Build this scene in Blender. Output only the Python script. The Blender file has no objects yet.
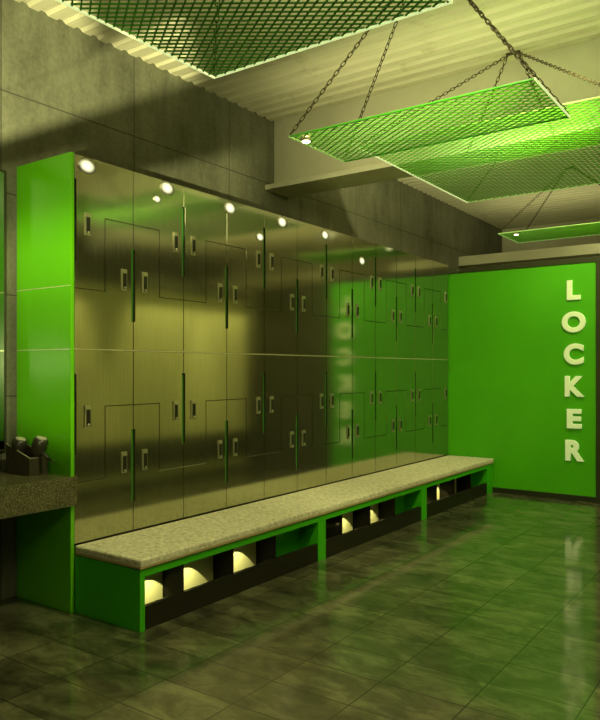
import bpy, bmesh, math, random
from mathutils import Vector, Matrix
random.seed(7)
COL = bpy.context.scene.collection
PI = math.pi
# ------------------------------------------------------------------ key dimensions (metres)
XW, XL, XB = -3.956, -3.426, -2.872        # concrete wall, locker fronts, bench front
YN, YF = 2.590, 7.925                       # near end of the lockers, green partition
PITCH = 0.4443
ZC = 3.675                                 # ceiling
EYE = 1.4

# ------------------------------------------------------------------ materials
def mat(name, color, rough=0.5, metal=0.0, spec=0.5, emit=None, estr=0.0):
    m = bpy.data.materials.new(name); m.use_nodes = True
    b = m.node_tree.nodes['Principled BSDF']
    b.inputs['Base Color'].default_value = (*color, 1)
    b.inputs['Roughness'].default_value = rough
    b.inputs['Metallic'].default_value = metal
    b.inputs['Specular IOR Level'].default_value = spec
    if emit:
        b.inputs['Emission Color'].default_value = (*emit, 1)
        b.inputs['Emission Strength'].default_value = estr
    return m

def nodes(m):
    return m.node_tree.nodes, m.node_tree.links, m.node_tree.nodes['Principled BSDF']

def coords(m, scale=(1, 1, 1), rot=(0, 0, 0)):
    n, l, b = nodes(m)
    tc = n.new('ShaderNodeTexCoord'); mp = n.new('ShaderNodeMapping')
    mp.inputs['Scale'].default_value = scale; mp.inputs['Rotation'].default_value = rot
    l.new(tc.outputs['Object'], mp.inputs['Vector'])
    return mp.outputs['Vector']

def noise(m, vec, scale, detail=4, rough=0.55, dist=0.0):
    n, l, b = nodes(m)
    t = n.new('ShaderNodeTexNoise'); t.inputs['Scale'].default_value = scale
    t.inputs['Detail'].default_value = detail; t.inputs['Roughness'].default_value = rough
    t.inputs['Distortion'].default_value = dist
    l.new(vec, t.inputs['Vector']); return t.outputs['Fac']

def ramp(m, fac, stops):
    n, l, b = nodes(m)
    r = n.new('ShaderNodeValToRGB')
    e = r.color_ramp.elements
    while len(e) < len(stops): e.new(0.5)
    for k, (p, c) in enumerate(stops):
        e[k].position = p; e[k].color = (*c, 1) if len(c) == 3 else c
    l.new(fac, r.inputs['Fac']); return r.outputs['Color']

def mixc(m, fac, a, bcol, blend='MIX'):
    n, l, b = nodes(m)
    x = n.new('ShaderNodeMix'); x.data_type = 'RGBA'; x.blend_type = blend
    if isinstance(fac, (int, float)): x.inputs[0].default_value = fac
    else: l.new(fac, x.inputs[0])
    for s, v in ((6, a), (7, bcol)):
        if isinstance(v, tuple): x.inputs[s].default_value = (*v, 1)
        else: l.new(v, x.inputs[s])
    return x.outputs[2]

def bump(m, h, strength=0.2, dist=0.01):
    n, l, b = nodes(m)
    bp = n.new('ShaderNodeBump'); bp.inputs['Strength'].default_value = strength
    bp.inputs['Distance'].default_value = dist
    l.new(h, bp.inputs['Height']); l.new(bp.outputs['Normal'], b.inputs['Normal'])

def setc(m, col): m.node_tree.links.new(col, nodes(m)[2].inputs['Base Color'])

M = {}
# concrete panels
def concrete(name, dark, light):
    m = mat(name, light, 0.75, spec=0.25)
    v = coords(m)
    n1 = noise(m, v, 1.7, 6, 0.6); vs = coords(m, (3.5, 3.5, 0.7))
    n2 = noise(m, vs, 2.2, 5, 0.65, 0.4)
    n3 = noise(m, v, 38, 3, 0.6)
    c = mixc(m, 0.55, ramp(m, n1, [(0.32, dark), (0.7, light)]), ramp(m, n2, [(0.3, dark), (0.72, light)]))
    c = mixc(m, 0.25, c, ramp(m, n3, [(0.3, dark), (0.7, light)]))
    # panel joints, measured along the wall (y) and up (z)
    n, l, b = nodes(m)
    tc = n.new('ShaderNodeTexCoord'); sx = n.new('ShaderNodeSeparateXYZ'); cb = n.new('ShaderNodeCombineXYZ')
    l.new(tc.outputs['Object'], sx.inputs[0])
    ad = n.new('ShaderNodeMath'); ad.operation = 'ADD'
    l.new(sx.outputs['X'], ad.inputs[0]); l.new(sx.outputs['Y'], ad.inputs[1])
    a2 = n.new('ShaderNodeMath'); a2.operation = 'ADD'; a2.inputs[1].default_value = 0.446; l.new(ad.outputs[0], a2.inputs[0]); ad = a2
    l.new(ad.outputs[0], cb.inputs['X']); l.new(sx.outputs['Z'], cb.inputs['Y'])
    br = n.new('ShaderNodeTexBrick'); br.offset = 0.0
    br.inputs['Scale'].default_value = 1.0
    br.inputs['Brick Width'].default_value = 1.05; br.inputs['Row Height'].default_value = 0.62
    br.inputs['Mortar Size'].default_value = 0.0045; br.inputs['Mortar Smooth'].default_value = 0.2
    l.new(cb.outputs[0], br.inputs['Vector'])
    c = mixc(m, br.outputs['Fac'], c, tuple(x * 0.85 for x in dark))
    setc(m, c); bump(m, n3, 0.15, 0.004)
    return m
M['concrete'] = concrete('concrete_panels', (0.055, 0.056, 0.038), (0.19, 0.19, 0.13))
M['concrete_dark'] = concrete('dark_concrete', (0.03, 0.03, 0.02), (0.06, 0.06, 0.04))

# ribbed cream ceiling boards
m = M['ceiling'] = mat('cream_ceiling_boards', (0.6, 0.57, 0.42), 0.6, spec=0.3)
v = coords(m, (0.8, 9, 9)); f = noise(m, v, 2.2, 5, 0.6, 0.5)
g = noise(m, coords(m), 5.0, 4, 0.7)
c = mixc(m, 0.5, ramp(m, f, [(0.3, (0.44, 0.42, 0.29)), (0.65, (0.66, 0.62, 0.46))]),
         ramp(m, g, [(0.28, (0.40, 0.36, 0.22)), (0.42, (0.64, 0.6, 0.45))]))
setc(m, c)
M['cream'] = mat('cream_plaster', (0.55, 0.53, 0.40), 0.65, spec=0.3)
m = M['cream']; g = noise(m, coords(m), 2.5, 4, 0.6)
setc(m, ramp(m, g, [(0.3, (0.49, 0.47, 0.35)), (0.7, (0.58, 0.56, 0.42))]))
M['cream_panel'] = mat('cream_lacquered_panel', (0.74, 0.72, 0.36), 0.45)
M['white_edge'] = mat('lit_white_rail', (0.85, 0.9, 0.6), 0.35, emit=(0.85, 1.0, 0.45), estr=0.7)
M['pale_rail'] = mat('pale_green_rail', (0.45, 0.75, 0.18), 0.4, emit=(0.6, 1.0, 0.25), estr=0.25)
M['green_rail'] = mat('green_rail', (0.07, 0.42, 0.02), 0.4)

# floor: dark glossy slate tiles
m = M['floor'] = mat('slate_floor_tiles', (0.05, 0.05, 0.03), 0.13, spec=0.3)
n, l, b = nodes(m)
v = coords(m, (1.2, 2.2, 1), (0, 0, 0.45))
f = noise(m, v, 3.2, 7, 0.66, 0.7)
f2 = noise(m, coords(m), 9, 5, 0.65, 0.6)
tc = n.new('ShaderNodeTexCoord'); mp = n.new('ShaderNodeMapping')
mp.inputs['Location'].default_value = (2.785 + 0.4 * 20, -2.264 + 0.268 * 40, 0)
l.new(tc.outputs['Object'], mp.inputs['Vector'])
br = n.new('ShaderNodeTexBrick'); br.offset = 0.0; br.squash = 1.0
br.inputs['Scale'].default_value = 1.0; br.inputs['Brick Width'].default_value = 0.402
br.inputs['Row Height'].default_value = 0.268; br.inputs['Mortar Size'].default_value = 0.0034
br.inputs['Mortar Smooth'].default_value = 0.3
br.inputs['Color1'].default_value = (0.75, 0.75, 0.75, 1); br.inputs['Color2'].default_value = (1.2, 1.2, 1.15, 1)
l.new(mp.outputs['Vector'], br.inputs['Vector'])
c = mixc(m, 0.28, ramp(m, f, [(0.34, (0.016, 0.016, 0.008)), (0.48, (0.075, 0.074, 0.038)), (0.66, (0.20, 0.195, 0.11))]),
         ramp(m, f2, [(0.35, (0.03, 0.029, 0.015)), (0.7, (0.13, 0.125, 0.07))]))
c = mixc(m, 1.0, c, br.outputs['Color'], 'MULTIPLY')
fm = n.new('ShaderNodeMath'); fm.operation = 'MULTIPLY'; fm.inputs[1].default_value = .75; l.new(br.outputs['Fac'], fm.inputs[0])
c = mixc(m, fm.outputs[0], c, (0.008, 0.008, 0.005))
b.inputs['Coat Weight'].default_value = 1.0; b.inputs['Coat IOR'].default_value = 1.78; b.inputs['Coat Roughness'].default_value = 0.09
setc(m, c)
rr = n.new('ShaderNodeMapRange'); rr.inputs['To Min'].default_value = 0.32; rr.inputs['To Max'].default_value = 0.5
l.new(f2, rr.inputs['Value']); l.new(rr.outputs[0], b.inputs['Roughness'])
hm = n.new('ShaderNodeMath'); hm.operation = 'SUBTRACT'; l.new(f, hm.inputs[0]); l.new(br.outputs['Fac'], hm.inputs[1])
bump(m, hm.outputs[0], 0.10, 0.004)

# locker door laminate: dark olive, brushed upright
m = M['door'] = mat('olive_brushed_laminate', (0.36, 0.33, 0.20), 0.10, metal=0.95)
n, l, b = nodes(m)
f = noise(m, coords(m, (40, 40, 1.2)), 3, 3, 0.5)
setc(m, ramp(m, f, [(0.3, (0.44, 0.44, 0.29)), (0.7, (0.51, 0.505, 0.335))]))
rr = n.new('ShaderNodeMapRange'); rr.inputs['To Min'].default_value = 0.085; rr.inputs['To Max'].default_value = 0.13
l.new(f, rr.inputs['Value']); l.new(rr.outputs[0], b.inputs['Roughness'])
M['carcass'] = mat('dark_olive_carcass', (0.035, 0.035, 0.015), 0.5)
M['slot'] = mat('green_slot_liner', (0.03, 0.22, 0.01), 0.4)
M['strip'] = mat('pale_glint_metal', (0.75, 0.72, 0.45), 0.3, metal=0.5)
M['chrome'] = mat('chrome', (0.66, 0.64, 0.46), 0.32, metal=0.95)
M['black'] = mat('black_plastic', (0.012, 0.012, 0.008), 0.35)

# greens
m = M['green'] = mat('green_lacquer', (0.045, 0.42, 0.004), 0.25, spec=0.5)
m = M['green_panel'] = mat('green_gloss_panel', (0.12, 0.50, 0.004), 0.22, spec=0.5)
m = M['green_wall'] = mat('green_wall_laminate', (0.07, 0.44, 0.003), 0.42, spec=0.4)
g = noise(m, coords(m), 1.4, 3, 0.5)
setc(m, ramp(m, g, [(0.3, (0.066, 0.40, 0.002)), (0.7, (0.08, 0.46, 0.002))]))
M['mesh'] = mat('green_wire_mesh', (0.125, 0.46, 0.01), 0.45, spec=0.4)
M['mesh_dark'] = mat('dark_green_wire_mesh', (0.05, 0.26, 0.01), 0.5, spec=0.3)
M['chain'] = mat('dark_bronze_chain', (0.05, 0.038, 0.012), 0.6, metal=0.3)
M['letter'] = mat('pale_letter', (0.68, 0.76, 0.46), 0.5, emit=(0.7, 0.95, 0.4), estr=0.24)  # slight emission added so the unlit letters look brighter
M['lamp'] = mat('lamp_diffuser', (1, 1, 0.8), 0.5, emit=(1.0, 0.97, 0.62), estr=6)
m = M['door_glint'] = mat('painted_glint', (0.47, 0.45, 0.27), 0.3, metal=0.95, emit=(1.0, 0.98, 0.62), estr=1.0)  # painted door glint: emission fades outward, no lamp sits there
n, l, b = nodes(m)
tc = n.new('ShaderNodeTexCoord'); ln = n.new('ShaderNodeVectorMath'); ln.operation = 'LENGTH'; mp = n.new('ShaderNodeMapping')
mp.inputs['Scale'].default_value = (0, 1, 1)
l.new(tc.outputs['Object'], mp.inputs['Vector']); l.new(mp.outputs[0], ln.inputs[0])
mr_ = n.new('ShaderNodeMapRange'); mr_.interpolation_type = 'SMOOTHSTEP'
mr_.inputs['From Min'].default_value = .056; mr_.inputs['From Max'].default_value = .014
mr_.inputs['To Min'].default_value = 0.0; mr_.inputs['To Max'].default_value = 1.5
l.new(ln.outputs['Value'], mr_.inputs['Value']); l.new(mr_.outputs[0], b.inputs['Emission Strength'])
M['puck'] = mat('puck_lens', (1, 1, 0.7), 0.5, emit=(1.0, 0.95, 0.5), estr=.1)
M['baseboard'] = mat('dark_baseboard', (0.02, 0.025, 0.01), 0.4)
M['dark_trim'] = mat('dark_trim', (0.03, 0.035, 0.012), 0.45)
M['dark_wood'] = mat('dark_stained_door', (0.028, 0.028, 0.012), 0.4)

# cushion: speckled cream upholstery
m = M['cushion'] = mat('speckled_cream_upholstery', (0.5, 0.46, 0.3), 0.8, spec=0.2)
f = noise(m, coords(m), 42, 4, 0.7)
n, l, b = nodes(m)
vo = n.new('ShaderNodeTexVoronoi'); vo.inputs['Scale'].default_value = 26
l.new(coords(m), vo.inputs['Vector'])
c = ramp(m, f, [(0.36, (0.40, 0.37, 0.26)), (0.5, (0.66, 0.63, 0.48)), (0.66, (0.84, 0.81, 0.65))])
c = mixc(m, 0.3, c, ramp(m, vo.outputs['Distance'], [(0.1, (0.6, 0.57, 0.4)), (0.6, (0.36, 0.33, 0.2))]))
setc(m, c); bump(m, f, 0.5, 0.006)
M['piping'] = mat('tan_cushion_side', (0.36, 0.29, 0.14), 0.8, spec=0.2)

# granite
m = M['granite'] = mat('speckled_granite', (0.1, 0.1, 0.06), 0.22)
f = noise(m, coords(m), 130, 4, 0.75); g = noise(m, coords(m), 12, 4, 0.6)
c = mixc(m, 0.3, ramp(m, f, [(0.38, (0.018, 0.018, 0.008)), (0.52, (0.12, 0.115, 0.05)), (0.68, (0.30, 0.29, 0.15))]),
         ramp(m, g, [(0.35, (0.04, 0.04, 0.02)), (0.7, (0.14, 0.13, 0.07))]))
setc(m, c)
M['box'] = mat('dark_box_board', (0.045, 0.038, 0.022), 0.45)
M['box_edge'] = mat('pale_box_edge', (0.30, 0.28, 0.19), 0.5)
M['dryer'] = mat('charcoal_dryer_shell', (0.03, 0.028, 0.018), 0.35)
M['dryer_tip'] = mat('grey_dryer_grille', (0.42, 0.42, 0.30), 0.4)
M['mirror'] = mat('tinted_mirror', (0.30, 0.36, 0.26), 0.04, metal=1.0)
M['cubby_back'] = mat('cream_cubby_back', (0.50, 0.48, 0.24), 0.6)
M['kick'] = mat('dark_kick_board', (0.013, 0.012, 0.005), 0.5, spec=.25)
M['cubby_dark'] = mat('dark_cubby_board', (0.006, 0.005, 0.002), 0.6, spec=0.12)

# ------------------------------------------------------------------ mesh helpers
class MB:
    def __init__(s): s.bm = bmesh.new(); s.mats = []
    def mi(s, mm):
        if mm not in s.mats: s.mats.append(mm)
        return s.mats.index(mm)
    def box(s, x0, x1, y0, y1, z0, z1, mm, bev=0.0, seg=2):
        t = bmesh.new(); bmesh.ops.create_cube(t, size=1)
        for vv in t.verts:
            vv.co = Vector(((x0 + x1) / 2 + vv.co.x * (x1 - x0), (y0 + y1) / 2 + vv.co.y * (y1 - y0), (z0 + z1) / 2 + vv.co.z * (z1 - z0)))
        if bev: bmesh.ops.bevel(t, geom=list(t.edges), offset=bev, segments=seg, affect='EDGES', profile=0.6)
        s.merge(t, mm); return s
    def merge(s, t, mm, mtx=None, smooth=False):
        k = s.mi(mm)
        if mtx is not None: bmesh.ops.transform(t, matrix=mtx, verts=t.verts)
        for f in t.faces: f.material_index = k; f.smooth = smooth
        me = bpy.data.meshes.new('tmp'); t.to_mesh(me); t.free()
        n0 = len(s.bm.faces); s.bm.from_mesh(me); bpy.data.meshes.remove(me)
        s.bm.faces.ensure_lookup_table()
        for f in s.bm.faces[n0:]: f.material_index = k; f.smooth = smooth
    def prism(s, pts, ext, mm, bev=0.0):
        """pts: list of Vectors (planar loop), extruded by ext."""
        t = bmesh.new(); vs = [t.verts.new(p) for p in pts]; f = t.faces.new(vs)
        r = bmesh.ops.extrude_face_region(t, geom=[f])
        nv = [g for g in r['geom'] if isinstance(g, bmesh.types.BMVert)]
        bmesh.ops.translate(t, verts=nv, vec=ext)
        bmesh.ops.recalc_face_normals(t, faces=t.faces)
        if bev: bmesh.ops.bevel(t, geom=list(t.edges), offset=bev, segments=1, affect='EDGES')
        s.merge(t, mm); return s
    def tube(s, p, q, r, mm, seg=10, r2=None, cap=True):
        p, q = Vector(p), Vector(q); d = q - p
        t = bmesh.new()
        bmesh.ops.create_cone(t, cap_ends=cap, segments=seg, radius1=r, radius2=r if r2 is None else r2, depth=d.length)
        mt = Matrix.Translation((p + q) / 2) @ d.to_track_quat('Z', 'Y').to_matrix().to_4x4()
        s.merge(t, mm, mt, True); return s
    def lathe(s, prof, mm, mtx, seg=20):
        t = bmesh.new(); rings = []
        for (r, h) in prof:
            rings.append([t.verts.new((r * math.cos(2 * PI * k / seg), r * math.sin(2 * PI * k / seg), h)) for k in range(seg)])
        for a, bb in zip(rings, rings[1:]):
            for k in range(seg): t.faces.new((a[k], a[(k + 1) % seg], bb[(k + 1) % seg], bb[k]))
        t.faces.new(list(reversed(rings[0]))); t.faces.new(rings[-1])
        bmesh.ops.recalc_face_normals(t, faces=t.faces)
        s.merge(t, mm, mtx, True); return s
    def build(s, name, parent=None, loc=None):
        me = bpy.data.meshes.new(name); s.bm.to_mesh(me); s.bm.free()
        for mm in s.mats: me.materials.append(mm)
        o = bpy.data.objects.new(name, me); COL.objects.link(o)
        if loc: o.location = loc
        if parent: o.parent = parent
        return o

def tag(o, label, cat, group=None):
    o['label'] = label; o['category'] = cat
    if group: o['group'] = group
    return o
def empty(name, loc, label, cat, group=None):
    o = bpy.data.objects.new(name, None); COL.objects.link(o); o.location = loc; o.empty_display_size = 0.1
    return tag(o, label, cat, group)
def struct(name, mb, parent=None):
    o = mb.build(name, parent)
    if not parent: o['kind'] = 'structure'
    return o

# ------------------------------------------------------------------ the setting
X1, Y0, Y1 = 3.0, -2.5, 11.3
struct('floor', MB().box(XW - .1, X1, Y0, Y1, -0.1, 0, M['floor']))
# ribbed ceiling: boards with shallow trapezoid ribs running across the room
mb = MB()
mb.box(XW - .1, X1, Y0, Y1, ZC + 0.02, ZC + 0.12, M['ceiling'])
y = Y0
while y < Y1 - .1:
    P = [Vector((XW - .05, y, ZC + .021)), Vector((XW - .05, y + .022, ZC + .004)), Vector((XW - .05, y + .088, ZC + .004)), Vector((XW - .05, y + .110, ZC + .021))]
    mb.prism(P, Vector((X1 - XW, 0, 0)), M['ceiling'])
    y += 0.135
struct('ceiling', mb)
struct('wall_left', MB().box(XW - .1, XW, Y0, Y1, 0, ZC + .02, M['concrete']))
struct('wall_right', MB().box(X1, X1 + .1, Y0, Y1, 0, ZC + .02, M['concrete_dark']))
struct('wall_front', MB().box(XW, X1, Y0 - .1, Y0, 0, ZC + .02, M['concrete']))
struct('wall_back', MB().box(XW, X1, Y1, Y1 + .1, 0, ZC + .02, M['cream']))
# cream cross beam with a projecting lower lip, and the thinner tie beam past the partition
struct('beam_1', MB().box(XW, X1, 5.19, 5.42, 3.075, ZC + .02, M['cream']).box(XW, X1, 5.05, 5.42, 3.03, 3.075, M['cream'], 0.004))
struct('beam_2', MB().box(XW, X1, 9.5, 9.72, 2.875, 3.005, M['cream'], 0.004))

# green partition at the end of the lockers
struct('wall_partition', MB().box(XW + .006, -1.76, YF, YF + .09, 0.055, 2.545, M['green_wall']))
struct('trim_1', MB().box(XW + .01, -1.745, YF - .012, YF + .10, 2.545, 2.60, M['dark_trim'], 0.003))
struct('baseboard_back', MB().box(XB + .0, -1.76, YF - .018, YF + .09, 0, 0.055, M['baseboard'], 0.003))
struct('trim_2', MB().box(-1.76, -1.70, YF - .02, YF + .10, 0, 2.60, M['dark_trim'], 0.003))
# dark door beside the partition
d1 = struct('door_1', MB().box(-1.70, -0.42, YF + .02, YF + .07, 0, 2.55, M['dark_wood'], 0.003))
MB().tube((-0.62, YF + .02, 1.05), (-0.62, YF - .04, 1.05), .011, M['chrome']).tube((-0.62, YF - .04, 1.05), (-0.75, YF - .04, 1.05), .010, M['chrome']).build('door_handle', d1)
# pale partition facing the lockers, out of frame on the right but mirrored in their doors
struct('wall_opposite', MB().box(-0.40, -0.30, 4.6, 7.80, 0.56, 2.38, M['cream_panel']).box(-0.41, -0.29, 4.6, 7.80, 0.20, 0.56, M['dark_wood'])
       .box(-0.40, -0.30, 4.6, 7.80, 0.08, 0.20, M['cream_panel']).box(-0.395, -0.30, 4.6, 7.80, 0, 0.08, M['dark_wood']).box(-0.41, -0.29, 7.80, YF + .08, 0, 2.55, M['dark_wood']).box(-0.41, -0.29, 4.6, 7.80, 2.38, 2.55, M['dark_wood']))

# ------------------------------------------------------------------ green end panel
ep = MB().box(XW + .004, XL + .004, 2.562, 2.587, 0, 2.655, M['green_panel'], 0.002).build('end_panel')
tag(ep, 'tall glossy green end panel closing the near end of the lockers', 'panel')
for zj in (1.885, 1.518): MB().box(XW + .01, XL, 2.5605, 2.5622, zj, zj + .005, M['strip']).build('joint_glint_line', ep)  # upper one is a joint, lower one paints the tier seam's reflection

# ------------------------------------------------------------------ lockers
T = 1.128                                   # tier height
TB = (0.392, 0.392 + T + 0.004)             # tier bottoms (lower, upper)
W = PITCH; G = 0.0022                       # door gap
ZLOW, ZHIGH = 0.352, 0.79
def door_mesh(upper, left_high):
    """L-shaped door leaf in column space: s across, z up; notch for fingers on its long edge."""
    n = 0.013; w0, w1 = G, W - G; h = W / 2
    if upper:
        P = [(w0, ZLOW + G), (h - G, ZLOW + G), (h - G, ZHIGH + G), (w1, ZHIGH + G), (w1, T - G), (w0, T - G),
             (w0, .985), (w0 + n, .985), (w0 + n, .51), (w0, .51)]
    else:
        P = [(w0, G), (w1, G), (w1, .18), (w1 - n, .18), (w1 - n, .635), (w1, .635),
             (w1, ZHIGH - G), (h + G, ZHIGH - G), (h + G, ZLOW - G), (w0, ZLOW - G)]
    if not left_high: P = [(W - s, z) for s, z in P]
    mb = MB().prism([Vector((0.002, s, z)) for s, z in P], Vector((0.018, 0, 0)), M['door'], 0.0012)
    return mb.bm, mb.mats
def mesh_from(mb_bm, mats, name):
    me = bpy.data.meshes.new(name); mb_bm.to_mesh(me); mb_bm.free()
    for mm in mats: me.materials.append(mm)
    return me
DOOR = {(u, lh): mesh_from(*door_mesh(u, lh), 'door') for u in (0, 1) for lh in (0, 1)}
lk = MB()
lk.box(0.0, 0.006, -.022, .022, -.066, .066, M['chrome'], 0.0015)
lk.box(0.004, 0.0085, -.011, .017, -.058, .040, M['black'], 0.001)
lk.box(0.004, 0.012, -.019, .019, .044, .053, M['chrome'], 0.001)
lk.tube((0.004, .002, -.050), (0.014, .002, -.050), .008, M['chrome'])
LOCK = mesh_from(lk.bm, lk.mats, 'lock')
BODY = mesh_from(*(lambda q: (q.bm, q.mats))(MB().box(XW + .006 - XL, -.0205, .001, W - .001, TB[0], 2.652, M['carcass'])), 'locker_body')
PLINTH = mesh_from(*(lambda q: (q.bm, q.mats))(MB().box(XW + .006 - XL, -.05, 0, W, 0, TB[0], M['carcass'])), 'plinth')
SEAM_GLINT = mesh_from(*(lambda q: (q.bm, q.mats))(MB().box(-.0200, -.0002, .001, W - .001, T + TB[0] - .0008, T + TB[0] + .0052, M['strip'])), 'seam_glint')  # pale strip painted in for the bright reflection along the mid seam
SLOT = mesh_from(*(lambda q: (q.bm, q.mats))(MB().box(-.020, -.004, -.0055, .0055, 0, .46, M['slot'])), 'handle_slot')
order = ['first', 'second', 'third', 'fourth', 'fifth', 'sixth', 'seventh', 'eighth', 'ninth', 'tenth', 'eleventh', 'twelfth']
def link(me, name, parent, loc):
    o = bpy.data.objects.new(name, me); COL.objects.link(o); o.parent = parent; o.location = loc; return o
for k in range(12):
    y = YN + k * PITCH; lh = 1 if k % 2 == 0 else 0
    lab = 'olive metal locker column of stepped doors, %s from the green end panel' % order[k]
    if k == 0: lab = 'olive metal locker column of stepped doors touching the green end panel'
    if k == 11: lab = 'olive metal locker column of stepped doors in the corner against the LOCKER wall'
    root = empty('locker', (XL, y, 0), lab, 'locker', 'olive lockers along the concrete wall')
    link(BODY, 'locker_body', root, (0, 0, 0)); link(PLINTH, 'plinth', root, (0, 0, 0)); link(SEAM_GLINT, 'seam_glint', root, (0, 0, 0))
    for tb in TB:
        for up in (0, 1):
            d = link(DOOR[(up, lh)], 'door', root, (-.0205, 0, tb))
            left = (up == 1) == (lh == 1)          # lock sits beside the door's notched edge
            link(LOCK, 'lock', d, (.020, .092 if left else W - .078, .735 if up else .435))
        # finger slot lining at this column's right seam
        z = (.18, .51)[0 if lh else 1]
        link(SLOT, 'handle_slot', root, (0, W - .0065, tb + z + .004))

# ------------------------------------------------------------------ bench
gl = MB().lathe([(.058, 0), (.0578, .0008), (.030, .0011), (.008, .0012)], M['door_glint'], Matrix.Rotation(PI / 2, 4, 'Y'), 24)
GLINT_DISC = mesh_from(gl.bm, gl.mats, 'glow_disc')
for (yy, zz, sc) in ((3.324, 2.606, 1), (3.958, 2.592, 1), (4.60, 2.598, 1), (5.234, 2.592, .9), (5.88, 2.444, .85), (3.234, 2.515, .55), (4.313, 2.433, .75), (2.679, 2.60, 1)):  # discs painting reflected lamp glints onto the doors
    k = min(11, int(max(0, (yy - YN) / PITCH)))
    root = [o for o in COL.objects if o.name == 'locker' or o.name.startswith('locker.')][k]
    o = link(GLINT_DISC, 'glow_disc', root, (0.0, yy - YN - k * PITCH, zz)); o.scale = (1, sc * 1.15, sc * .8)
bench = empty('bench', (XB, 2.59, 0), 'long green bench with speckled cream cushion and lit cubbies below the lockers', 'bench')
def bpart(mb, name, label=None):
    o = mb.build(name, None); o.parent = bench; o.matrix_parent_inverse = Matrix.Translation((-XB, -2.59, 0))
    if label: o['label'] = label
    return o
BX0, BY0, BY1 = XL + .006, 2.589, 7.885
bpart(MB().box(BX0, XB, BY0, BY0 + .036, 0, .33, M['green'], 0.002), 'end_board', 'green end board facing the camera')
bpart(MB().box(BX0, XB - .001, BY0 + .036, BY1, .290, .330, M['green'], 0.002), 'seat_board')
posts = [(4.30, 4.40), (6.03, 6.14), (7.72, 7.885)]
bays = [(BY0 + .036, 4.30), (4.40, 6.03), (6.14, 7.72)]
divs = [[2.919, 3.356, 3.79], [4.64, 5.076, 5.51], [6.38, 6.815, 7.25]]
for (a, b_) in posts:
    bpart(MB().box(BX0, XB - .001, a, b_, 0, .290, M['green'], 0.002), 'support_board')
cub_spots = []
for i, (a, b_) in enumerate(bays):
    bpart(MB().box(-2.905, XB - .006, a, b_, 0, .128, M['kick']), 'kick_board', 'dark kick board')
    bpart(MB().box(-3.07, -3.045, a, divs[i][2], 0, .29, M['cubby_back']), 'back_board', 'cream back board of the cubbies')
    bpart(MB().box(-3.07, -3.045, divs[i][2], b_, 0, .29, M['green']), 'back_board', 'green back board of the closed bay')
    for dy in divs[i]:
        bpart(MB().box(-3.045, XB - .009, dy - .001, dy + .008, 0, .29, M['cubby_dark']), 'divider', 'dark cubby divider')
    st = [a] + divs[i]
    for k in range(3):
        if i == 2 and k == 2: continue
        yy = (st[k] * 3.045 / 2.872)
        yy = min(yy, st[k] + .24) if not (i == 2) else st[k + 1] - .10
        cub_spots.append((yy, st[k], st[k + 1]))
        bpart(MB().tube((-2.915, yy, .2895), (-2.915, yy, .281), .014, M['puck'], 14), 'puck_light', 'small round cubby light')
cu = MB().box(BX0, XB + .008, BY0 - .002, BY1 + .02, .332, .388, M['cushion'], 0.016, 3)
bpart(cu, 'seat_cushion', 'speckled cream seat cushion')
bpart(MB().box(BX0 + .01, XB + .0095, BY0 - .0035, BY1 + .015, .336, .352, M['piping'], 0.003), 'cushion_piping', 'tan lower edge of the cushion')

# ------------------------------------------------------------------ vanity counter, mirror, caddy with dryers
vc = MB().box(XW + .003, XL + .006, 0.3, 2.560, .622, .789, M['granite'], 0.002).box(XL + .0062, XL + .028, 0.3, 2.588, .622, .789, M['granite'], 0.002).build('vanity_counter')
tag(vc, 'thick speckled granite counter fixed to the wall beside the green end panel', 'counter')
MB().box(XW + .02, XL - .03, .32, .36, 0, .622, M['baseboard'], .002).build('support_panel', vc)
mr = empty('wall_mirror', (XW, 1.4, .92), 'dark tinted mirror on the concrete wall above the granite counter', 'mirror')
for nm, q in (('mirror_glass', MB().box(.001, .010, -1.0, 1.075, 0, 1.68, M['mirror'])),
              ('mirror_frame', MB().box(.001, .014, 1.075, 1.087, -.012, 1.692, M['dark_trim']).box(.001, .014, -1.012, -1.0, -.012, 1.692, M['dark_trim'])
               .box(.001, .014, -1.0, 1.075, 1.68, 1.692, M['dark_trim']).box(.001, .014, -1.0, 1.075, -.012, 0, M['dark_trim']))):
    q.build(nm, mr)
# open box with raked sides
ZT = .789
cx0, cx1, cy0, cy1 = -3.85, -3.615, 2.425, 2.545
cad = empty('caddy', (cx0, cy0, ZT), 'dark open caddy box with sloping sides on the granite counter', 'box')
t = .007; hb, hf = .172, .100
def cpart(mb, name):
    o = mb.build(name, None); o.parent = cad; o.matrix_parent_inverse = Matrix.Translation((-cx0, -cy0, -ZT)); return o
for yy in (cy0, cy1 - t):
    pts = [Vector((cx0, yy, ZT)), Vector((cx1, yy, ZT)), Vector((cx1, yy, ZT + hf)), Vector((cx0, yy, ZT + hb))]
    cpart(MB().prism(pts, Vector((0, t, 0)), M['box'], 0.001), 'side_board')
    pts = [Vector((cx1, yy, ZT + hf)), Vector((cx0, yy, ZT + hb)), Vector((cx0, yy, ZT + hb + .004)), Vector((cx1, yy, ZT + hf + .004))]
    cpart(MB().prism(pts, Vector((0, t, 0)), M['box_edge']), 'rim')
cpart(MB().box(cx0, cx0 + t, cy0 + t, cy1 - t, ZT, ZT + hb, M['box'], 0.001), 'back_board')
cpart(MB().box(cx1 - t, cx1, cy0 + t, cy1 - t, ZT, ZT + hf, M['box'], 0.001).box(cx1 - t, cx1, cy0 + t, cy1 - t, ZT + hf, ZT + hf + .004, M['box_edge']), 'front_board')
cpart(MB().box(cx0 + t, cx1 - t, cy0 + t, cy1 - t, ZT, ZT + .006, M['box']), 'floor_board')
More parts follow.
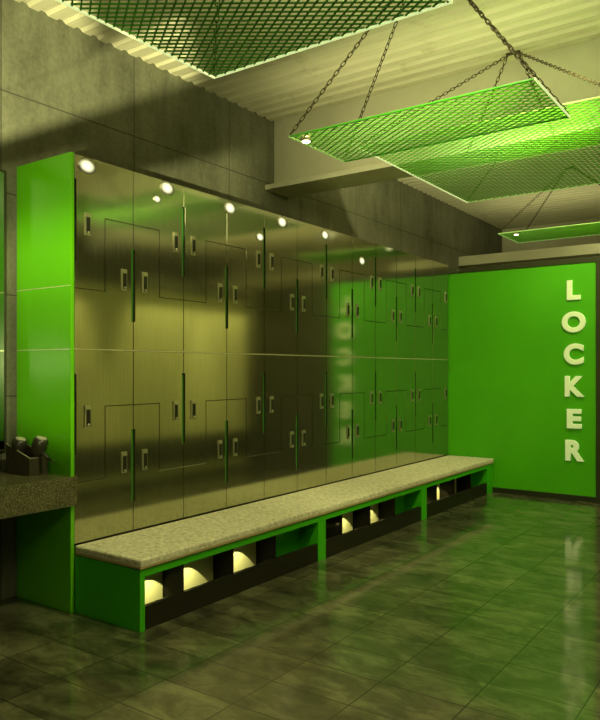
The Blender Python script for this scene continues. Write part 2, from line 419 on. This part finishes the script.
# hair dryers: barrel, grille, nozzle, handle, cord
def dryer(loc, label, hl=1.0):
    r = empty('hair_dryer', loc, label, 'hair dryer', 'hair dryers in the caddy')
    ax = Vector((.30, .10, .95)).normalized()
    mt = ax.to_track_quat('Z', 'Y').to_matrix().to_4x4()
    MB().lathe([(.022, -.060), (.027, -.056), (.038, -.02), (.043, .02), (.041, .055), (.034, .066)], M['dryer'], mt, 20).build('barrel', r)
    MB().lathe([(.033, .066), (.027, .073), (.006, .077)], M['dryer_tip'], mt, 20).build('intake_grille', r)
    MB().lathe([(.020, -.060), (.017, -.085), (.022, -.10)], M['dryer'], mt, 16).build('nozzle', r)
    MB().tube((.012, 0, -.008), (.085 * hl, .012, -.055), .014, M['dryer'], 12, .011).build('handle', r)
    if hl == 1: MB().tube((.083, .012, -.054), (.125, .016, -.072), .004, M['black'], 8).build('cord_stub', r)
    return r
dryer((-3.775, 2.455, ZT + .140), 'charcoal hair dryer standing in the caddy, on the side away from the green panel', .5)
dryer((-3.632, 2.495, ZT + .150), 'charcoal hair dryer leaning from the caddy toward the green end panel')

# ------------------------------------------------------------------ LOCKER lettering
sign = empty('letter_sign', (-1.965, YF - .010, 0), 'pale raised letters reading LOCKER down the green partition', 'sign')
def px_z(v): return EYE + (370 - v) * (YF * math.cos(math.radians(35.15)) + 1.975 * math.sin(math.radians(35.15))) / 708
for ch, uc, wpx, v0, v1 in (('L', 574, 14, 280, 300), ('O', 574, 24, 311.5, 332.5), ('C', 574, 20, 343.5, 364.7), ('K', 575, 20, 376, 396.8), ('E', 574.5, 15, 409, 428.5), ('R', 575, 19, 440, 461)):
    cu_ = bpy.data.curves.new('letter', 'FONT'); cu_.body = ch; cu_.size = 1; cu_.offset = 0.028; cu_.extrude = 0.02
    cu_.bevel_depth = 0.022; cu_.bevel_resolution = 2
    to = bpy.data.objects.new('letter', cu_); COL.objects.link(to)
    dg = bpy.context.evaluated_depsgraph_get()
    me = bpy.data.meshes.new_from_object(to.evaluated_get(dg)); bpy.data.objects.remove(to)
    xs = [p.co.x for p in me.vertices]; ys = [p.co.y for p in me.vertices]
    th = math.atan2(500, 708)
    def px_x(u): a = (u - 300) / 708; return YF * (-math.sin(th) + a * math.cos(th)) / (math.cos(th) + a * math.sin(th))
    xa, xb = px_x(uc - wpx / 2), px_x(uc + wpx / 2); za, zb = px_z(v1), px_z(v0)
    me.transform(Matrix.Translation((-min(xs), -min(ys), 0)))
    me.transform(Matrix.Diagonal(((xb - xa) / (max(xs) - min(xs)), (zb - za) / (max(ys) - min(ys)), 0.28, 1)))
    me.transform(Matrix.Rotation(PI / 2, 4, 'X'))
    me.materials.clear(); me.materials.append(M['letter'])
    o = bpy.data.objects.new('letter', me); COL.objects.link(o); o.parent = sign
    o.location = (xa + 1.965, 0, za); o['label'] = 'letter ' + ch

# ------------------------------------------------------------------ hanging mesh rafts
def link_mesh(L=.038, wd=.017, r=.0027):
    """one oval chain link along Z"""
    t = bmesh.new(); path = []
    R = wd / 2; S = (L - wd) / 2
    for k in range(5): a = PI * k / 4; path.append((R * math.cos(a), S + R * math.sin(a)))
    for k in range(5): a = PI + PI * k / 4; path.append((R * math.cos(a), -S + R * math.sin(a)))
    rings = []; n = len(path)
    for k in range(n):
        p0, p1 = path[k - 1], path[(k + 1) % n]
        tg = Vector((p1[0] - p0[0], 0, p1[1] - p0[1])).normalized(); nr = Vector((tg.z, 0, -tg.x)); c = Vector((path[k][0], 0, path[k][1]))
        rings.append([t.verts.new(c + nr * (r * math.cos(2 * PI * j / 5)) + Vector((0, r * math.sin(2 * PI * j / 5), 0))) for j in range(5)])
    for k in range(n):
        a, b_ = rings[k], rings[(k + 1) % n]
        for j in range(5): t.faces.new((a[j], a[(j + 1) % 5], b_[(j + 1) % 5], b_[j]))
    me = bpy.data.meshes.new('lk'); t.to_mesh(me); t.free(); return me
LINK = link_mesh()
def chain(p, q, parent):
    p, q = Vector(p), Vector(q); d = q - p; n = max(3, round(d.length / .031)); step = d / n
    base = d.to_track_quat('Z', 'Y').to_matrix().to_4x4()
    bm = bmesh.new()
    for k in range(n):
        me = LINK.copy(); me.transform(Matrix.Translation(p + step * (k + .5)) @ base @ Matrix.Rotation(PI / 2 * (k % 2), 4, 'Z'))
        bm.from_mesh(me); bpy.data.meshes.remove(me)
    bmesh.ops.recalc_face_normals(bm, faces=bm.faces)
    me = bpy.data.meshes.new('chain'); bm.to_mesh(me); bm.free(); me.materials.append(M['chain'])
    o = bpy.data.objects.new('chain', me); COL.objects.link(o); o.parent = parent
    return o
def bar(bm, p, q, w, h):
    """flat strand from p to q, w wide, h tall"""
    p, q = Vector(p), Vector(q); d = (q - p).normalized(); s = Vector((-d.y, d.x, 0)) * (w / 2); u = Vector((0, 0, h / 2))
    A = [bm.verts.new(p + a * s + b_ * u) for a, b_ in ((1, 1), (-1, 1), (-1, -1), (1, -1))]
    B = [bm.verts.new(q + a * s + b_ * u) for a, b_ in ((1, 1), (-1, 1), (-1, -1), (1, -1))]
    for k in range(4): bm.faces.new((A[k], A[(k + 1) % 4], B[(k + 1) % 4], B[k]))
def raft(x0, x1, y0, y1, z, label, hub, cell=.042, mesh_mat='mesh', rails=('white_edge',) * 4, strand=(.0055, .005), spots=(), extra=None):
    cx, cy = (x0 + x1) / 2, (y0 + y1) / 2
    r = empty('hanging_mesh_panel', (cx, cy, z), label, 'ceiling panel', 'green wire mesh panels hung on chains')
    a, b_ = (x1 - x0) / 2, (y1 - y0) / 2
    bm = bmesh.new(); st = cell * math.sqrt(2); K = 1.45
    for sgn in (1, -1):
        c = -(a + K * b_)
        while c < a + K * b_:
            # line  x - sgn*K*y = c   inside the rectangle
            lo, hi = max(-b_, ((-a - c) if sgn > 0 else (c - a)) / K), min(b_, ((a - c) if sgn > 0 else (c + a)) / K)
            if hi - lo > .004: bar(bm, (c + sgn * K * lo, lo, .003 + .002 * sgn), (c + sgn * K * hi, hi, .003 + .002 * sgn), *strand)
            c += st
    bmesh.ops.recalc_face_normals(bm, faces=bm.faces)
    me = bpy.data.meshes.new('wire_mesh'); bm.to_mesh(me); bm.free(); me.materials.append(M[mesh_mat])
    o = bpy.data.objects.new('wire_mesh', me); COL.objects.link(o); o.parent = r
    e = .008; h = .0045
    for nm, (xa, xb, ya, yb) in zip(rails, ((-a - e, -a, -b_ - e, b_ + e), (a, a + e, -b_ - e, b_ + e), (-a, a, -b_ - e, -b_), (-a, a, b_, b_ + e))):
        MB().box(xa, xb, ya, yb, -h, h, M[nm], 0.002).build('frame_rail', r)
    for (hx, hy, hz), ends in hub:
        MB().box(hx - .05 - cx, hx + .05 - cx, hy - .015 - cy, hy + .015 - cy, hz - .012 - z, hz - z, M['chain'], 0.003).build('ceiling_bracket', r)
        for (ex, ey, ez) in ends:
            sx = -.04 if ex < hx else .04
            chain((hx + sx - cx, hy - cy, hz - .014 - z), (ex - cx, ey - cy, ez - z), r)
    for (sx, sy) in spots:
        MB().tube((sx - cx, sy - cy, .012), (sx - cx, sy - cy, -.018), .030, M['strip'], 16).tube((sx - cx, sy - cy, -.0205), (sx - cx, sy - cy, -.024), .024, M['lamp'], 16).build('glow_disc', r)
    return r
def corners(x0, x1, y0, y1, z): return [(x, y, z + .014) for x in (x0, x1) for y in (y0, y1)]
zc = ZC - .010
raft(-2.19, -1.04, 1.45, 2.42, 2.74, 'green mesh panel hung overhead, nearest of the four, cut by the top edge', [((-1.65, 1.95, zc), corners(-2.19, -1.04, 1.45, 2.42, 2.74))],
     cell=.040, mesh_mat='mesh_dark', strand=(.0065, .005))
raft(-2.39, -1.0, 3.29, 3.88, 2.74, 'short green mesh panel with green long sides hanging in front of the cream beam', [((-1.68, 3.575, zc), corners(-2.39, -1.0, 3.29, 3.88, 2.74))],
     rails=('pale_rail', 'white_edge', 'green_rail', 'green_rail'), spots=[(-2.33, 3.36)], cell=.046, strand=(.005, .005))
X3 = (-2.51, -.84, 4.27, 6.23, 2.95)
raft(*X3, 'wide green mesh panel hanging under the cream beam, behind the short one',
     [((-1.67, 5.0, zc), [(-2.51, 4.27, 2.964), (-.84, 4.27, 2.964), (-2.0, 4.93, 2.956), (-1.35, 4.93, 2.956)]), ((-1.67, 5.9, zc), [(-2.51, 6.23, 2.964), (-.84, 6.23, 2.964)])],
     rails=('white_edge', 'white_edge', 'pale_rail', 'pale_rail'), cell=.052)
raft(-2.8, -1.2, 7.88, 8.58, 2.95, 'green mesh panel hanging farthest off above the LOCKER partition', [((-2.1, 8.2, zc), corners(-2.8, -1.2, 7.88, 8.58, 2.95))],
     rails=('pale_rail', 'pale_rail', 'pale_rail', 'pale_rail'), spots=[(-2.62, 7.95)], cell=.045)

# ------------------------------------------------------------------ recessed downlights (most glints on the doors are painted discs)
for k in range(5):
    yy = (4.40, 6.28, 7.49, 8.7, 9.9)[k]
    r = empty('ceiling_downlight', (-.47, yy, zc), 'round recessed downlight in the ceiling above the pale partition', 'light', 'row of recessed downlights')
    MB().lathe([(.075, 0), (.075, -.006), (.06, -.010)], M['dark_trim'], Matrix(), 24).build('trim_ring', r)
    MB().lathe([(.062, -.0102), (.060, -.014)], M['lamp'], Matrix(), 24).build('diffuser', r)

# ------------------------------------------------------------------ lights
WARM = (0.97, 0.95, 0.45)
def spot(loc, aim, power, deg, blend=.3, size=.03, color=WARM):
    li = bpy.data.lights.new('spot_light', 'SPOT'); li.energy = power; li.spot_size = math.radians(deg); li.spot_blend = blend
    li.shadow_soft_size = size; li.color = color
    o = bpy.data.objects.new('spot_light', li); COL.objects.link(o); o.location = loc
    o.rotation_euler = (Vector(aim) - Vector(loc)).to_track_quat('-Z', 'Y').to_euler(); return o
def area(loc, aim, power, sx, sy, color=WARM, spread=180):
    li = bpy.data.lights.new('area_light', 'AREA'); li.shape = 'RECTANGLE'; li.size = sx; li.size_y = sy; li.energy = power; li.color = color
    li.spread = math.radians(spread)
    o = bpy.data.objects.new('area_light', li); COL.objects.link(o); o.location = loc
    o.rotation_euler = (Vector(aim) - Vector(loc)).to_track_quat('-Z', 'Y').to_euler(); return o
def wall_side_only(o):
    """downlight with an added direction mask: it lights the partition beside it and not the floor"""
    o.data.use_nodes = True; t = o.data.node_tree; em = t.nodes['Emission']
    g = t.nodes.new('ShaderNodeNewGeometry'); x = t.nodes.new('ShaderNodeSeparateXYZ'); t.links.new(g.outputs['Incoming'], x.inputs[0])
    q = t.nodes.new('ShaderNodeMath'); q.operation = 'DIVIDE'; t.links.new(x.outputs['X'], q.inputs[0]); t.links.new(x.outputs['Z'], q.inputs[1])
    r = t.nodes.new('ShaderNodeMapRange'); r.inputs['From Min'].default_value = -.0195; r.inputs['From Max'].default_value = -.0225  # emission cut by direction to keep light off the floor
    t.links.new(q.outputs[0], r.inputs['Value']); t.links.new(r.outputs[0], em.inputs['Strength'])
for k in range(5):
    yy = (4.40, 6.28, 7.49, 8.7, 9.9)[k]
    if yy < 8: wall_side_only(spot((-.47, yy, ZC - .04), (.55, yy, 1.0), 2000, 64, .35, .01))
    else: spot((-.47, yy, ZC - .04), (-.5, yy, 0), 60, 110, .5, .03)
for (yy, a, b_) in cub_spots:
    spot((-2.915, yy, .215), (-3.045, yy, .035), 3.0, 96, .06, .003, (1.0, .95, .45))
# added unseen area lights: soft uplighting of the ceiling from above the rafts
area((-1.1, 2.0, 3.0), (-1.1, 2.0, 4), 42, 3.2, 4.6)
area((-1.5, 6.6, 3.10), (-1.5, 6.6, 4), 27, 4.2, 2.0)
area((-1.5, 9.0, 3.10), (-1.5, 9.0, 4), 16, 4.2, 2.0)
# added unseen lamps: wash on bench, floor, partition and beams
spot((-1.2, 2.75, 3.6), (-2.5, 3.5, 0), 215, 95, .8, .08)
spot((-1.0, 4.0, 3.6), (-2.6, 6.2, 0.4), 260, 70, .8, .08)
spot((-1.2, 6.6, 3.55), (-2.5, 7.92, 1.3), 170, 100, 1.0, .06)
area((-2.2, 4.3, 3.12), (-2.2, 5.3, 3.4), 9, 2.2, .12)
spot((-2.6, 5.9, 3.0), (-3.956, 7.7, 3.9), 60, 74, .25, .02)
spot((-1.8, 8.75, 3.5), (-2.6, 9.5, 2.92), 22, 90, .6, .03)
area((0.2, 0.4, 3.5), (-2.8, 3.0, 0.3), 20, 1.2, 1.0)  # added fill for bench end and end panel, no visible source
area((1.3, 5.0, 3.1), (1.3, 5.0, 4), 60, 2.2, 9.0)  # added uplight, brightens the ceiling mirrored in the doors
# added unseen light, masked by direction to shape patches on wall and end panel
bl = spot((-.8, .056, 1.48), (-3.9, 3.5, 2.85), 2100, 54, .3, .02)
bl.data.use_nodes = True
nt = bl.data.node_tree; em = nt.nodes['Emission']
ge = nt.nodes.new('ShaderNodeNewGeometry'); sp = nt.nodes.new('ShaderNodeSeparateXYZ'); nt.links.new(ge.outputs['Incoming'], sp.inputs[0])
dv = nt.nodes.new('ShaderNodeMath'); dv.operation = 'DIVIDE'; nt.links.new(sp.outputs['Z'], dv.inputs[0]); nt.links.new(sp.outputs['Y'], dv.inputs[1])
def dir_mask(val, lo, hi, stops):
    mr2 = nt.nodes.new('ShaderNodeMapRange'); mr2.inputs['From Min'].default_value = lo; mr2.inputs['From Max'].default_value = hi
    nt.links.new(val, mr2.inputs['Value'])
    cr = nt.nodes.new('ShaderNodeValToRGB'); e = cr.color_ramp.elements
    while len(e) < len(stops): e.new(.5)
    for k, (p, c) in enumerate(stops): e[k].position = (p - lo) / (hi - lo); e[k].color = (c, c, c, 1)
    nt.links.new(mr2.outputs[0], cr.inputs[0]); return cr.outputs[0]
d2 = nt.nodes.new('ShaderNodeMath'); d2.operation = 'DIVIDE'; nt.links.new(sp.outputs['X'], d2.inputs[0]); nt.links.new(sp.outputs['Y'], d2.inputs[1])
def math_node(op, a, b_):
    q = nt.nodes.new('ShaderNodeMath'); q.operation = op; nt.links.new(a, q.inputs[0]); nt.links.new(b_, q.inputs[1]); return q
# low mask: the end panel;  high mask: the concrete above the lockers
lowv = math_node('MULTIPLY', dir_mask(dv.outputs[0], -.5, 1.0, ((-.30, 0), (-.24, .14), (0, .18), (.12, .26), (.19, .40), (.25, .46), (.30, .38), (.37, .18), (.47, .15), (.49, 0))),
                 dir_mask(d2.outputs[0], -2.0, 0.0, ((-1.9, 1), (-1.045, 1), (-1.03, 0))))
midv = math_node('MULTIPLY', dir_mask(dv.outputs[0], -.5, 1.0, ((.22, 0), (.25, .8), (.375, .8), (.405, .02))),
                 dir_mask(d2.outputs[0], -2.0, 0.0, ((-1.01, 0), (-.98, 1), (-.70, 1), (-.62, 0))))
highv = math_node('MULTIPLY', dir_mask(dv.outputs[0], -.5, 1.0, ((.53, .0), (.565, 1), (.66, 1), (.70, .0))),
                  dir_mask(d2.outputs[0], -2.0, 0.0, ((-1.9, 1), (-.78, 1), (-.73, 0))))
topv = math_node('MULTIPLY', dir_mask(dv.outputs[0], -.5, 1.0, ((.63, .0), (.68, 1), (.80, .9), (.97, .3))),
                 dir_mask(d2.outputs[0], -2.0, 0.0, ((-1.9, 1), (-1.06, 1), (-.98, 0))))
ml = math_node('MAXIMUM', math_node('MAXIMUM', lowv.outputs[0], highv.outputs[0]).outputs[0], math_node('MAXIMUM', midv.outputs[0], topv.outputs[0]).outputs[0])
nt.links.new(ml.outputs[0], em.inputs['Strength'])

w = bpy.data.worlds.new('world'); bpy.context.scene.world = w; w.use_nodes = True
w.node_tree.nodes['Background'].inputs[0].default_value = (0.8, 0.85, 0.3, 1)
w.node_tree.nodes['Background'].inputs[1].default_value = 0.05

# ------------------------------------------------------------------ camera
cam = bpy.data.cameras.new('camera'); co = bpy.data.objects.new('camera', cam); COL.objects.link(co)
cam.sensor_width = 36; cam.lens = 708 / 720 * 36; cam.shift_y = 10 / 720; cam.clip_start = .02
co.location = (0, 0, EYE); co.rotation_euler = (PI / 2, 0, math.atan2(500, 708))
bpy.context.scene.camera = co
vs = bpy.context.scene.view_settings
vs.view_transform = 'Standard'; vs.look = 'None'; vs.exposure = 0.0; vs.gamma = 1.0
